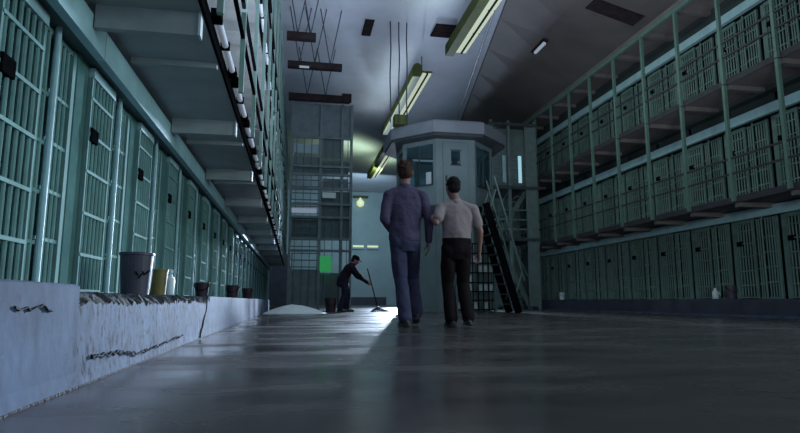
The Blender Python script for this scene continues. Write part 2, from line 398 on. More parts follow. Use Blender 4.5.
posts_y = [8.18 + PITCH * k for k in range(10)]
def railing(label, z0, z1, paint, dark, x, ys, y0, y1, toprail, group, thick=.032):
    t = thing('gallery_railing', label, 'railing', (x, ys[0], z0), 0, group)
    for y in ys:
        MB().box((-thick, y - ys[0] - thick, -.1), (thick, y - ys[0] + thick, z1 - z0)).build('post', paint, t)
    for h in (.44, .74): MB().box((-.016, y0 - ys[0], h - .018), (.016, y1 - ys[0], h + .018)).build('rail', dark, t)
    if toprail: MB().box((-.04, y0 - ys[0], z1 - z0 - .1), (.04, y1 - ys[0], z1 - z0)).build('top_rail', paint, t)
    return t
railing('green posts and dark rails of the right middle gallery', CF[1], CF[2] - .12, M['green_rail'], M['slab_edge'], RE - .055, posts_y, ya, ye, False, 'gallery railings')
railing('green posts, dark rails and top beam of the right top gallery', CF[2], 6.80, M['green_rail'], M['slab_edge'], RE - .055, posts_y, ya, ye, True, 'gallery railings')

# ------------------------------------------------------------------ left galleries
ribs = [3.78 + 2.37 * k for k in range(-1, 12)]
for i, z in enumerate((2.2, 4.52)):
    b = MB(); b.box((LX + (.1 if i == 0 else 0), -1, z), (LE, LEND, z + .10), 0); b.box((LE, -1, z - .01), (LE + .02, LEND, z + .11), 4)
    for y in ribs:
        b.box((LX + .17, y, z - .16), (LE - .02, y + .06, z), 2)
        b.box((LE - .02, y - .012, z - .165), (LE - .005, y + .07, z), 3)
        b.box((LX + .17, y + .82, z - .05), (LE - .01, y + .87, z), 2)
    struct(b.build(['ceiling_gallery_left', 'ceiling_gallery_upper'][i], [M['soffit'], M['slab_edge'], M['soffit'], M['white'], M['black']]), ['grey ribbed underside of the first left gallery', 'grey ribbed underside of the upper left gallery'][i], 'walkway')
lposts = [3.77 + 1.5 * k for k in range(19)]
railing('pale green posts and dark rails of the first left gallery', 2.3, 4.5, M['rail_lt'], M['black'], -.548, [y for y in lposts if y < LEND], -1, LEND, False, 'gallery railings', .022)
railing('pale green posts and dark rails of the upper left gallery', 4.62, 7.2, M['rail_lt'], M['black'], -.548, [y for y in lposts if y < LEND], -1, LEND, True, 'gallery railings', .022)
tl = None
for row, (x, z, nm) in enumerate(((-.645, 2.32, 'lower'), (-.645, 4.57, 'upper'))):
    k0 = 1 if row == 0 else 4
    for k in range(k0, 17):
        y = 3.30 + 1.28 * k
        lab = f'{ORD[k - k0]} white tube light from the near end of the {nm} left gallery edge'
        if tl is None:
            tl = thing('hanging_tube_light', lab, 'tube light', (x, y, z), 0, 'tube lights along the left gallery edges')
            MB().cyl((.038, -.46, 0), (.038, .46, 0), .025, 14).build('tube', M['tube'], tl, smooth=False)
            MB().box((.0, -.05, -.033), (.071, -.02, .033)).build('clamp', M['black'], tl)
            for s in (-1, 1): MB().box((0, s * .53 - .07, -.03), (.068, s * .53 + .07, .03)).build('end_cap', M['black'], tl)
        else: dup(tl, (x, y, z), 0, lab)

# ------------------------------------------------------------------ cage wall at the end of the left block
CY = 17.0
cg = thing('cage_wall', 'tall dark green steel cage wall past the left cells', 'cage', (0, CY, 0))
for x in (-.2, .66, 1.3, 1.58): MB().box((x - .04, -.04, 0), (x + .04, .04, 6.29)).build('post', M['cage'], cg)
for z in (.12, 1.75, 2.1, 2.75, 3.15, 3.62, 4.05, 4.3, 5.2): MB().box((-.2, -.06, z - .035), (1.6, .04, z + .035)).build('crossbar', M['cage'], cg)
def panel(x0, x1, z0, z1, m, n='panel', y=.05): MB().box((x0, y, z0), (x1, y + .03, z1)).build(n, m, cg)
panel(-.2, 1.56, 5.25, 6.28, M['cage'])
panel(-.18, .6, 4.72, 5.0, M['wall']); panel(.7, 1.3, 4.6, 5.2, M['wall_dk']); panel(-.18, .62, 4.12, 4.6, M['wall_dk']); panel(.7, 1.5, 4.1, 4.5, M['wall_dk'])
panel(-.18, .62, 2.1, 2.75, M['teal_dk']); panel(.7, 1.56, 2.12, 3.55, M['teal_dk']); panel(-.18, .62, .1, 1.2, M['cage']); panel(.7, 1.56, .1, 1.1, M['teal_dk'])
panel(.72, 1.5, 3.62, 3.95, M['cage'])
MB().box((-.17, -.09, 2.86), (.56, -.06, 3.0)).build('light_strip', M['tube'], cg)
MB().box((.72, -.09, 3.33), (1.12, -.06, 3.5)).build('notice_plate', M['paper'], cg)
bars = MB()
for i in range(8): bars.cyl((-.06 + i * .22, .02, .1), (-.06 + i * .22, .02, 5.2), .011, 6)
bars.build('bar_grille', M['cage'], cg)
bars = MB()
for i in range(14): bars.box((-.18, -.05, 1.25 + i * .2), (.62, -.03, 1.28 + i * .2))
for i in range(5): bars.box((.7, -.05, 3.6 + i * .2), (1.56, -.03, 3.63 + i * .2))
bars.build('slat_screen', M['teal_dk'], cg)
tag(MB().box((.69, CY - .10, 1.13), (1.03, CY - .065, 1.58)).build('green_sign', M['sign']), 'small bright green sign panel hung on the cage wall', 'sign')
# beams and hangers between cage and ceiling
for i, (y, x1, lab) in enumerate(((12.75, .32, 'dark hanging beam nearest the aisle, highest of three by the left block'), (14.4, 1.06, 'dark hanging beam, middle one of three by the left block'), (16.85, 1.5, 'dark hanging beam resting on top of the cage wall, lowest of three'))):
    t = thing('hanging_beam', lab, 'beam', (0, y, 6.3), 0, 'dark beams hung from the ceiling')
    hh = .16 if i < 2 else .2
    MB().box((-.35, -.09, 0), (x1, .09, hh)).build('girder', M['dark_brown'], t)
    for xr in ([-.1, .2] if i == 0 else ([-.05, .35, .75] if i == 1 else [0.2, .75])):
        MB().cyl((xr, 0, hh), (xr + .28, 0, ZC - 6.3), .014, 6).build('hanger_rod', M['rod'], t)
        MB().cyl((xr, 0, hh), (xr - .28, 0, ZC - 6.3), .014, 6).build('hanger_rod', M['rod'], t)
    if i == 2: MB().box((x1 - .25, -.12, -.02), (x1 + .04, -.09, .26)).build('end_plate', M['dark_brown'], t)
    if i == 1: MB().box((-.05, -.10, -.03), (.2, -.09, .03)).build('label_plate', M['paper'], t)

# ------------------------------------------------------------------ ceiling things
def fluoro(label, x, y0, y1, z, on=True):
    t = thing('fluorescent_light', label, 'lamp', (x, y0, z), 0, 'fluorescent fixtures along the ceiling')
    Ln = y1 - y0; h = MB(); pr = [(-.10 + .15 * math.cos(a), .10 + .18 * math.sin(a)) for a in [PI * i / 10 for i in range(11)]] + [(-.25, -.16), (-.02, -.16), (.05, -.05)]
    n = len(pr); vs = [(px, 0, pz) for px, pz in pr] + [(px, Ln, pz) for px, pz in pr]
    h.add(vs, [(i, (i + 1) % n, n + (i + 1) % n, n + i) for i in range(n)] + [tuple(range(n - 1, -1, -1)), tuple(range(n, 2 * n))])
    h.build('housing', M['olive'], t)
    MB().box((.05, .02, .0), (.38, Ln - .02, .05)).build('reflector', M['olive'], t)
    k = max(1, round(Ln / 1.3)); s = Ln / k
    for j in range(k):
        for xx, ww in ((.11, .075), (.29, .05)): MB().box((xx - ww, j * s + .03, -.06), (xx + ww, (j + 1) * s - .03, -.005)).build('tube', M['tube_on'], t, bevel=.02)
    MB().box((.195, 0, -.07), (.235, Ln, .0)).build('divider', M['dark_brown'], t)
    for y in (.3, Ln - .3): MB().cyl((.1, y, .3), (.1, y, ZC - z - .12), .015, 6).build('hanger', M['rod'], t)
    return t
LZ = 7.25
fluoro('longest and nearest fluorescent ceiling light, twin pale tubes beside a dark double vent', 4.22, 8.6, 14.7, LZ)
fluoro('fluorescent ceiling light with olive housing just above the booth roof', 3.62, 16.3, 22.6, LZ)
fluoro('distant fluorescent ceiling light showing beside the booth roof edge', 4.05, 25.5, 31.2, LZ)
t = thing('wall_lamp', 'yellowish lamp bracketed high on the far wall', 'lamp', (4.38, 39.9, 7.3))
MB().box((-.5, -.25, .25), (.55, .1, .38)).build('bracket', M['olive'], t)
MB().lathe([(.05, .25), (.12, .1), (.28, -.05), (.26, -.3), (.1, -.42)], (0, -.15, 0), 16).build('shade', M['walllamp'], t, smooth=True)
for i, (x, lab) in enumerate(((4.28, 'pale strip lamp on the far wall beside the cage'), (5.3, 'pale strip lamp on the far wall beside the booth'))):
    t = thing('wall_lamp', lab, 'lamp', (x, 39.9, 4.0), 0, 'strip lamps on the far wall')
    MB().box((-.42, -.02, -.12), (.42, .1, .22)).build('back_plate', M['wall'], t)
    MB().cyl((-.38, -.06, .08), (.38, -.06, .08), .07, 10).build('tube', M['walllamp'], t)
def vent(label, x, y, sx, sy, z=ZC, slats=2, tilt=0.):
    t = thing('ceiling_vent', label, 'vent', (x, y, z), 0, 'dark vents in the ceiling'); t.rotation_euler[1] = tilt
    MB().box((-sx / 2, -sy / 2, -.03), (sx / 2, sy / 2, 0)).build('frame', M['dark_brown'], t)
    for k in range(slats):
        a = -sy / 2 + sy * k / slats + .03; c = -sy / 2 + sy * (k + 1) / slats - .03
        MB().box((-sx / 2 + .02, a, -.05), (sx / 2 - .02, c, -.03)).build('slot', M['dark_brown'], t)
vent('small dark vent in the ceiling left of the hanging cables', 1.84, 15.2, .26, .95, slats=1)
vent('dark double vent in the ceiling beside the long lamp', 4.0, 15.0, .6, .75)
vent('wide dark vent in the brown ceiling over the right galleries', 7.42, 11.75, 1.3, .5, 7.2, 1, .27)
t = thing('short_tube_light', 'short pale tube light on the brown ceiling', 'tube light', (6.6, 14.2, 7.4)); t.rotation_euler[1] = .22
MB().box((-.08, -.35, -.05), (.08, .45, 0)).build('base_plate', M['dark_brown'], t)
MB().cyl((0, -.3, -.09), (0, .3, -.09), .05, 10).build('tube', M['tube'], t)
for i, (x, lab) in enumerate(((2.42, 'leftmost of three dark cables dropping to the booth roof'), (2.66, 'middle of three dark cables dropping to the booth roof'), (2.88, 'rightmost of three dark cables dropping to the booth roof'))):
    mb = MB(); y = 14.75
    pts = [(x + .01 * math.sin(k * .9 + i), y, 5.075 + (ZC - 5.075) * k / 12) for k in range(13)]
    y2 = 14.9 + .1 * i
    for a, c in zip(pts[:-1], pts[1:]): mb.cyl(a, c, .018, 6)
    tag(mb.build('hanging_cable', M['rod']), lab, 'cable', 'cables above the booth')
tag(MB().cyl((e0[0] - .12, -2, ZC - .05), (e1[0] - .12 - .17, 39, ZC - .05), .02, 6).build('ceiling_conduit', M['grey_cap']), 'thin pale conduit along the brown ceiling edge', 'conduit')

# ------------------------------------------------------------------ guard booth
BC = (4.17, 15.8); AP = 1.30
def octo(ap, c=(0, 0)):
    R = ap / math.cos(PI / 8)
    return [(c[0] + R * math.cos(PI / 8 + PI / 4 * i), c[1] + R * math.sin(PI / 8 + PI / 4 * i)) for i in range(8)]
bt = thing('guard_booth', 'raised eight sided guard booth with windows and a flat roof', 'booth', (BC[0], BC[1], 0))
MB().prism(octo(AP - .12), 0, 2.62).build('base', M['booth'], bt)
MB().prism(octo(AP + .12), 2.62, 2.78).build('platform', M['booth_dk'], bt)
rf = MB().prism(octo(AP + .34), 4.62, 4.70, 1).prism(octo(AP + .38), 4.70, 5.0)
rf.prism(octo(AP + .30), 5.0, 5.06); rf.build('roof', [M['booth_roof'], M['booth_dk']], bt)
MB().prism(octo(AP - .2), 2.78, 2.80).build('inner_floor', M['booth_dk'], bt)
P = octo(AP)
for i in range(8):
    a = Vector((*P[i], 0)); c = Vector((*P[(i + 1) % 8], 0)); mid = (a + c) / 2; nrm = mid.normalized(); tv = (c - a).normalized(); W = (c - a).length
    def slab(u0, u1, z0, z1, d0, d1, mb, mi=0):
        vs = [mid + tv * u + nrm * d + Vector((0, 0, z)) for z in (z0, z1) for d in (d0, d1) for u in (u0, u1)]
        mb.add(vs, [(0, 2, 3, 1), (4, 5, 7, 6), (0, 1, 5, 4), (2, 6, 7, 3), (0, 4, 6, 2), (1, 3, 7, 5)], mi)
    ang = math.degrees(math.atan2(nrm.y, nrm.x)) % 360
    front = abs(ang - 270) < 5
    wl = MB(); h = W / 2
    if front:                                           # the face with the door
        slab(-h, -.36, 2.78, 4.62, -.06, 0, wl); slab(.36, h, 2.78, 4.62, -.06, 0, wl); slab(-.36, .36, 4.55, 4.62, -.06, 0, wl)
        wl.build('wall_panel', M['booth'], bt)
        d = MB(); z1, z2 = 3.92, 4.3; q = .13
        slab(-.35, -q, 2.8, 4.54, -.05, .015, d); slab(q, .35, 2.8, 4.54, -.05, .015, d); slab(-q, q, 2.8, z1, -.05, .015, d); slab(-q, q, z2, 4.54, -.05, .015, d)
        dd = d.build('door', M['booth'], bt)
        g = MB(); slab(-q, q, z1, z2, -.03, -.015, g); g.build('door_window', M['glass'], dd)
        g = MB(); slab(-q - .02, q + .02, z1 - .03, z1, .015, .03, g); slab(-q - .02, q + .02, z2, z2 + .03, .015, .03, g); slab(-.10, .06, z1, z1 + .2, -.045, -.032, g); g.build('window_trim', M['booth_dk'], dd)
        g = MB(); slab(-.3, -.25, 3.45, 3.6, .015, .06, g); g.build('handle', M['booth_dk'], dd)
    else:
        slab(-h, h, 2.78, 3.35, -.06, 0, wl); slab(-h, h, 4.5, 4.62, -.06, 0, wl); slab(-h, -h + .10, 3.35, 4.5, -.06, 0, wl); slab(h - .10, h, 3.35, 4.5, -.06, 0, wl)
        wl.build('wall_panel', M['booth'], bt)
        g = MB(); slab(-h + .10, h - .10, 3.35, 4.5, -.035, -.02, g); g.build('window', M['glass'], bt)
        g = MB(); slab(-.012, .012, 3.35, 4.5, -.018, .01, g); slab(-h + .1, h - .1, 3.35, 3.39, -.018, .02, g); g.build('window_bar', M['booth_dk'], bt)
    if abs(ang - 225) < 5:
        g = MB(); slab(.22, .38, 3.38, 3.72, .005, .012, g); g.build('notice', M['paper'], bt)
    r = MB(); cpt = a; r.cyl((cpt.x * .9, cpt.y * .9, 0), (cpt.x * .9, cpt.y * .9, 2.62), .04, 8); r.build('base_post', M['booth'], bt)
MB().box((-.45, -.3, 2.8), (.45, .3, 3.6)).build('desk', M['booth_dk'], bt)
MB().box((-1.62, -1.0, 5.06), (-1.25, -.7, 5.34)).build('roof_box', M['olive'], bt)
MB().cyl((-.8, .5, 4.45), (.8, .5, 4.45), .03, 8).build('inner_tube', M['tube'], bt)

# barred gate standing before the booth base, and the steep steps beside it
gt = thing('barred_gate', 'low dark grid gate before the booth base, beside the steps', 'gate', (4.05, 14.15, 0))
g = MB()
for i in range(8): g.box((i * .14, -.012, .02), (i * .14 + .025, .012, 1.75))
for z in (.06, .3, .52, .75, 1.0, 1.25, 1.5, 1.75): g.box((0, -.015, z - .014), (1.0, .015, z + .014))
g.build('bar_grille', M['black'], gt)
for i in range(7):
    for z in (.08, .54, .77, 1.02, 1.27):
        if random.random() < .5: MB().box((i * .14 + .03, .03, z), (i * .14 + .13, .05, z + .17)).build('pale_plate', M['paper'], gt)
for xx in (-.03, .99): MB().box((xx, -.03, 0), (xx + .05, .03, 1.8)).build('gate_post', M['green_dk'], gt)
st = thing('steep_steps', 'steep steel steps with a thick dark side rail leading up to the booth', 'steps', (5.22, 12.95, 0))
for dy in (0, .62): MB().bar((0, dy, .0), (-.76, dy, 2.62), .05, .17).build('stringer', M['black'], st)
for k in range(10):
    f = (k + .8) / 11; MB().box((-.76 * f - .12, .03, 2.62 * f), (-.76 * f + .10, .60, 2.62 * f + .03)).build('tread', M['booth_dk'], st)
for dy in (0.02, .6):
    MB().cyl((.18, dy, .75), (-.52, dy, 3.3), .022, 8).build('handrail', M['green_dk'], st)
    for f in (.12, .9): MB().cyl((-.76 * f, dy, 2.62 * f), (-.76 * f + .2 * 1.0, dy, 2.62 * f + .62), .018, 6).build('baluster', M['green_dk'], st)

# ------------------------------------------------------------------ stair tower at the end of the right block
sw = thing('stair_tower', 'tall green steel stair tower between the booth and right cells', 'stair tower', (6.4, 17.9, 0))
for x in (0, .62, 1.55):
    for y in (0, 1.6): MB().box((x - .045, y - .045, 0), (x + .045, y + .045, 6.4)).build('post', M['tower'], sw)
for z in (2.35, 4.1, 6.3): MB().box((-.1, -.1, z - .09), (1.62, 1.7, z)).build('landing', M['booth_dk'], sw)
for z in (2.35, 4.1):
    for h in (.3, .62, .95): MB().box((0, -.03, z + h - .02), (1.55, .01, z + h + .02)).build('rail', M['tower'], sw)
for (x0, z0, x1, z1) in ((1.4, 0, .25, 2.35), (.2, 2.35, 1.4, 4.1)):
    for dy in (.35, 1.1): MB().bar((x0, dy, z0), (x1, dy, z1), .05, .16).build('stringer', M['tower'], sw)
    for k in range(9):
        f = (k + .5) / 9; xx = x0 + (x1 - x0) * f; zz = z0 + (z1 - z0) * f
        MB().box((xx - .12, .36, zz), (xx + .12, 1.1, zz + .03)).build('tread', M['tower'], sw)
    MB().cyl((x0, .3, z0 + .9), (x1, .3, z1 + .9), .025, 8).build('handrail', M['green_rail'], sw)
MB().box((.66, 1.62, .1), (1.52, 1.66, 4.0)).build('mesh_panel', M['tower'], sw)
MB().box((1.2, -.02, .1), (1.52, .02, 6.2)).build('side_panel', M['tower'], sw)
for xx, m in ((.92, M['winglow']), (.36, M['teal_lt'])): MB().box((xx, -.09, 4.22), (xx + .11, -.06, 5.15)).build('light_strip', m, sw)
MB().box((.1, .3, 4.2), (1.5, .34, 6.2)).build('back_panel', M['tower'], sw)

# ------------------------------------------------------------------ buckets and cans on the curb
def bucket(label, loc, r, h, m, handle=True, rz=0, group=None, name='bucket'):
    t = thing(name, label, 'bucket', loc, rz, group)
    MB().lathe([(r * .76, 0), (r * .80, .01), (r * .97, h * .93), (r * 1.03, h * .94), (r * 1.03, h), (r * .95, h), (r * .76, .03)], n=28).build('shell', m, t, smooth=False)
    if handle:
        hb = MB(); N_ = 14; pts = [(r * 1.05 * math.cos(PI * i / N_), -r * .35 * math.sin(PI * i / N_) - r * .7 * math.sin(PI * i / N_), h * .93 - h * .45 * math.sin(PI * i / N_)) for i in range(N_ + 1)]
        for a, c in zip(pts[:-1], pts[1:]): hb.cyl(a, c, .006, 6)
        hb.build('handle', M['black'], t)
    return t
zc = .318
g = bucket('large grey bucket on the left curb, biggest of the row', (-1.10, 4.27, zc - .004), .112, .30, M['bucket'], False, .6)
mk = MB()
for a, c in (((.0, .14), (.025, .17)), ((.025, .19), (.04, .165)), ((-.02, .185), (.0, .16)), ((.04, .165), (.075, .195))): mk.bar((a[0] - .02, -.099, a[1] - .02), (c[0] - .02, -.1005, c[1] - .02), .01, .008)
mk.build('dark_scrawl', M['black'], g)
MB().bar((.090, .0, .02), (.1135, .0, .297), .014, .022).build('white_edge', M['white'], g)
bucket('small yellow can on the left curb behind the large bucket', (-1.10, 4.93, zc), .078, .215, M['yellow'], False, name='paint_can')
t = thing('plastic_bottle', 'small white plastic bottle on the left curb beside the yellow can', 'bottle', (-1.06, 5.2, zc))
MB().lathe([(.033, 0), (.037, .02), (.037, .15), (.016, .18), (.015, .2)], n=16).build('shell', M['white'], t, smooth=True)
MB().lathe([(.023, .2), (.023, .225), (.01, .23)], n=12).build('cap', M['white'], t)
bucket('dark bucket on the left curb past the yellow can, third container along', (-1.10, 7.2, zc), .085, .18, M['darkred'])
bucket('dark bucket on the left curb, second from the far end', (-1.10, 10.6, zc), .115, .24, M['darkred'])
bucket('dark bucket on the left curb nearest the far end', (-1.10, 13.9, zc), .125, .26, M['darkred'])
bucket('dark bin standing on the right curb', (8.72, 10.3, CF[0]), .12, .27, M['bucket'])
t = thing('plastic_jug', 'pale plastic jug on the right curb beside the dark bin', 'jug', (8.62, 10.62, CF[0]))
MB().lathe([(.06, 0), (.065, .02), (.065, .14), (.025, .2), (.025, .23)], n=16).build('shell', M['paper'], t, smooth=True)
MB().cyl((.02, -.07, .16), (.06, -.07, .08), .01, 6).build('handle', M['paper'], t)
bucket('small pale pail on the right curb near the far end', (8.7, 17.8, CF[0]), .1, .24, M['paper'])
mb = MB(); nx = 26
for i in range(nx):
    for j in range(nx):
        u, v = i / (nx - 1) * 2 - 1, j / (nx - 1) * 2 - 1; r_ = math.hypot(u, v)
        z = max(0, 1 - r_ ** 1.6) * .20 + .03 * noise.noise(Vector((u * 4, v * 4, 1))) * max(0, 1 - r_)
        mb.v.append((u * .72, v * .55, max(.002, z)))
for i in range(nx - 1):
    for j in range(nx - 1): mb.f.append((i * nx + j, (i + 1) * nx + j, (i + 1) * nx + j + 1, i * nx + j + 1)); mb.mi.append(0)
tag(mb.build('floor_mound', M['mound'], smooth=True, loc=(.0, 13.4, 0)), 'pale low cloth heap on the floor before the cage wall', 'mound')  # pale patch on the floor modelled as a low bumpy mound

# ------------------------------------------------------------------ people
def hand(mb, wrist, dirv, palm_n, thumb_side, curl=.5, s=1.):
    """palm, four unequal bent fingers and a thumb; dirv = direction of fingers, palm_n = where the palm faces"""
    d = Vector(dirv).normalized(); n = Vector(palm_n); n = (n - d * n.dot(d)).normalized(); w = d.cross(n).normalized() * thumb_side
    W = Vector(wrist)
    for k in (-.028, -.01, .01, .028): mb.limb([W + d * .015 * s + w * k * .6 * s, W + d * .085 * s + w * k * s], [.014 * s, .0125 * s], 8)
    for k, ln in zip((.029, .010, -.010, -.028), (.068, .078, .072, .056)):
        p = W + d * .088 * s + w * k * s; pts = [p]; a = curl * .5
        for seg in (.45, .32, .26):
            v = d * math.cos(a) + n * math.sin(a); p = p + v * ln * seg * s; pts.append(p); a += curl * .9
        mb.limb(pts, [.0098 * s, .0092 * s, .0085 * s, .0075 * s], 8)
    p = W + d * .022 * s + w * .026 * s; v1 = (d * .65 + w * .6 + n * .35).normalized(); v2 = (d * .9 + w * .1 + n * .5).normalized()
    mb.limb([p, p + v1 * .042 * s, p + v1 * .042 * s + v2 * .03 * s, p + v1 * .042 * s + v2 * .054 * s], [.0135 * s, .0115 * s, .010 * s, .0085 * s], 8)

def head(mb, c, rot, s=1.):
    c = Vector(c)
    R = lambda p: c + rot @ (Vector(p) * s)
    mb.ell(R((0, -.012, .022)), (.074 * s, .094 * s, .098 * s), rot=rot)
    mb.ell(R((0, .022, -.045)), (.058 * s, .068 * s, .07 * s), rot=rot)
    mb.limb([R((0, .06, -.095)), R((0, .045, -.08))], [.026 * s, .034 * s])              # chin
    mb.limb([R((0, .083, .012)), R((0, .106, -.03))], [.010 * s, .016 * s], 8)            # nose
    for sx in (-1, 1):
        mb.ell(R((sx * .076, -.005, -.008)), (.012 * s, .022 * s, .034 * s), rot=rot)     # ears
        mb.limb([R((sx * .018, .083, .028)), R((sx * .045, .072, .028))], [.009 * s, .008 * s], 8)   # brow
        mb.ell(R((sx * .036, .055, -.022)), (.024 * s, .02 * s, .02 * s), rot=rot)        # cheeks
    mb.limb([R((-.02, .083, -.06)), R((.02, .083, -.06))], [.008 * s, .008 * s], 8)       # lips
def eyes(parent, c, rot, s=1.):
    e = MB()
    for sx in (-1, 1): e.ell(Vector(c) + rot @ (Vector((sx * .031, .074, .008)) * s), (.012 * s, .011 * s, .008 * s), 10, 6)
    e.build('eyes', M['eye'], parent, smooth=True)

def shoe(parent, ankle, yaw, s=1., pitch=0., m=None):
    a = Vector(ankle); R = Matrix.Rotation(yaw, 3, 'Z') @ Matrix.Rotation(pitch, 3, 'X'); mb = MB()
    pts = [(0, -.05, -.055), (0, .03, -.05), (0, .12, -.062), (0, .175, -.066)]
    mb.limb([a + R @ (Vector(p) * s) for p in pts], [.038 * s, .044 * s, .04 * s, .03 * s])
    mb.limb([a + R @ (Vector(p) * s) for p in ((0, -.015, .03), (0, 0, -.04))], [.046 * s, .046 * s])
    c = a + R @ (Vector((0, .06, -.09)) * s)
    mb.box(c - Vector((.04, .125, .008)) * s, c + Vector((.04, .125, .006)) * s, rot=R)
    mb.box(a + R @ (Vector((0, -.045, -.087)) * s) - Vector((.036, .035, .012)) * s, a + R @ (Vector((0, -.045, -.087)) * s) + Vector((.036, .035, .012)) * s, rot=R)
    return remeshed(mb, 'shoe', m or M['shoe'], parent, .008, 4)

def person(label, loc, J, mats, s=1., sleeve=1., hair=None, cap=None, rz=0., vox=.008, belt=True, tuck=False):
    """J holds the joints; every joint is a point in the figure's own space (x right, y ahead, z up)"""
    V = {k: Vector(v) for k, v in J.items() if isinstance(v, tuple)}
    rot = J['hrot']
    t = thing('person', label, 'person', loc, rz)
    bw = MB()                                            # the continuous body
    head(bw, V['head'], rot, J['_hs'] if '_hs' in J else 1.)
    bw.limb([V['neck'], V['head'] + rot @ Vector((0, -.015, -.06))], [.056 * s, .054 * s])
    chest, waist, hip = V['chest'], V['waist'], V['hip']
    bw.limb([hip, waist, chest, V['neck']], [.085 * s, .075 * s, .085 * s, .052 * s])
    for q in 'lr':
        bw.limb([V['neck'] * .3 + chest * .7, V['sh' + q]], [.05 * s, .045 * s])
        bw.limb([V['sh' + q], V['el' + q], V['wr' + q]], [.05 * s, .038 * s, .026 * s])
        bw.limb([hip.lerp(V['hp' + q], .6), V['hp' + q], V['kn' + q], V['an' + q]], [.075 * s, .065 * s, .045 * s, .034 * s])
        fwd = Vector((0, 1, 0))
        bw.limb([V['an' + q], V['an' + q] + Vector((0, 0, -.045)) * s, V['an' + q] + fwd * .10 * s + Vector((0, 0, -.06)) * s], [.034 * s, .03 * s, .022 * s])
        hd, pn = V['hd' + q], V['pn' + q]
        hand(bw, V['wr' + q], hd, pn, 1 if J['_ts' + q] > 0 else -1, J['_cu' + q], s)
    body = remeshed(bw, 'body', M['skin'], t, min(vox, .0065), 3)
    eyes(body, V['head'], rot)
    # shirt
    sh = MB()
    side = Vector((1, 0, 0)); fw = Vector((0, 1, 0)); up = (chest - hip).normalized(); fw = (fw - up * fw.dot(up)).normalized()
    B = Matrix((side, fw, up)).transposed(); sc = mats.get('w', 1.)
    path = [hip, waist, chest, V['neck']]
    def along(u):
        if u < 0: return hip + (waist - hip) * u * 3
        i = min(2, int(u * 3)); return path[i].lerp(path[i + 1], u * 3 - i)
    def loft(mb, rings, n=28):
        o = len(mb.v); vs = []
        for u, hw, hd in rings:
            c = along(u); d = (along(u + .04) - along(u - .04)).normalized(); f_ = side.cross(d) * -1
            vs += [c + side * hw * s * sc * math.cos(2 * PI * i / n) + f_ * hd * s * math.sin(2 * PI * i / n) for i in range(n)]
        m = len(rings); fs = [(k * n + i, k * n + (i + 1) % n, (k + 1) * n + (i + 1) % n, (k + 1) * n + i) for k in range(m - 1) for i in range(n)]
        mb.add(vs, fs + [tuple(range(n - 1, -1, -1)), tuple((m - 1) * n + i for i in range(n))])
    if tuck: loft(sh, [(.10, .155, .115), (.2, .162, .122), (.33, .165, .124), (.5, .178, .126), (.66, .19, .122), (.8, .185, .108), (.9, .145, .088), (.98, .075, .065)])
    else: loft(sh, [(-.10, .176, .136), (.0, .178, .138), (.15, .172, .132), (.33, .165, .125), (.5, .178, .126), (.66, .19, .122), (.8, .185, .108), (.9, .145, .088), (.98, .075, .065)])
    for q in 'lr':
        sh.limb([V['neck'] - up * .03 * s, V['sh' + q] + up * .005], [.066 * s, .066 * s])
        if sleeve >= 1: sh.limb([V['sh' + q], V['el' + q], V['el' + q].lerp(V['wr' + q], .94)], [.073 * s, .056 * s, .043 * s])
        else: sh.limb([V['sh' + q], V['sh' + q].lerp(V['el' + q], .66)], [.074 * s, .066 * s])
    remeshed(sh, 'shirt', mats['top'], t, vox, 7, .012, 6.)
    co = MB(); co.limb([V['neck'] - up * .02 - fw * .01, V['neck'] + up * .008 + fw * .01], [.068 * s, .064 * s]); remeshed(co, 'collar', mats['top'], t, vox, 3)
    # trousers
    tr = MB(); loft(tr, [(-.35, .13, .10), (-.15, .165, .13), (.0, .165, .13), (.16, .16, .124)])
    for q in 'lr':
        bk = V['hp' + q] - fw * .035 * s
        tr.ell(bk, (.08 * s, .082 * s, .10 * s), rot=B)
        tr.limb([V['hp' + q] + up * .03 * s, V['hp' + q].lerp(V['kn' + q], .5), V['kn' + q], V['kn' + q].lerp(V['an' + q], .5), V['an' + q] + (V['kn' + q] - V['an' + q]).normalized() * .0 * s], [.094 * s, .090 * s, .078 * s, .077 * s, .078 * s])
    remeshed(tr, 'trousers', mats['leg'], t, vox, 6, .009, 7)
    if belt:
        bl = MB(); c = along(.14)
        bl.v = []; n = 28
        for zz in (-.02, .02):
            for i in range(n): bl.v.append(tuple(c + B @ Vector((.166 * s * sc * math.cos(2 * PI * i / n), .130 * s * math.sin(2 * PI * i / n), zz))))
        for i in range(n): bl.f.append((i, (i + 1) % n, n + (i + 1) % n, n + i)); bl.mi.append(0)
        bl.build('belt', M['belt'], t, smooth=True)
    for q in 'lr': shoe(t, V['an' + q], J['_yaw' + q] if '_yaw' + q in J else 0., s, J['_pit' + q] if '_pit' + q in J else 0.)
    # hair
    h = MB(); c = V['head']; R = lambda p: c + rot @ Vector(p)
    if hair == 'full':
        h.ell(R((0, -.025, .045)), (.088, .103, .096), rot=rot); h.ell(R((0, -.045, -.02)), (.082, .078, .078), rot=rot)
        for k in range(26):
            a = random.uniform(0, 2 * PI); e = random.uniform(-.5, 1.2)
            p = Vector((.082 * math.cos(a) * math.cos(e), -.03 + .09 * math.sin(a) * math.cos(e), .045 + .09 * math.sin(e)))
            if p.y > .03 and p.z < .08: continue
            h.ell(R(p), (.022, .022, .022), 8, 6)
        for sx in (-1, 1): h.ell(R((sx * .078, .0, .01)), (.014, .03, .05), rot=rot)
    else:
        h.ell(R((0, -.020, .040)), (.081, .099, .089), rot=rot); h.ell(R((0, -.048, -.015)), (.072, .062, .065), rot=rot)
        for sx in (-1, 1): h.ell(R((sx * .072, .0, .02)), (.01, .022, .035), rot=rot)
    remeshed(h, 'hair', mats['hair'], t, .007, 4, .006, 26)
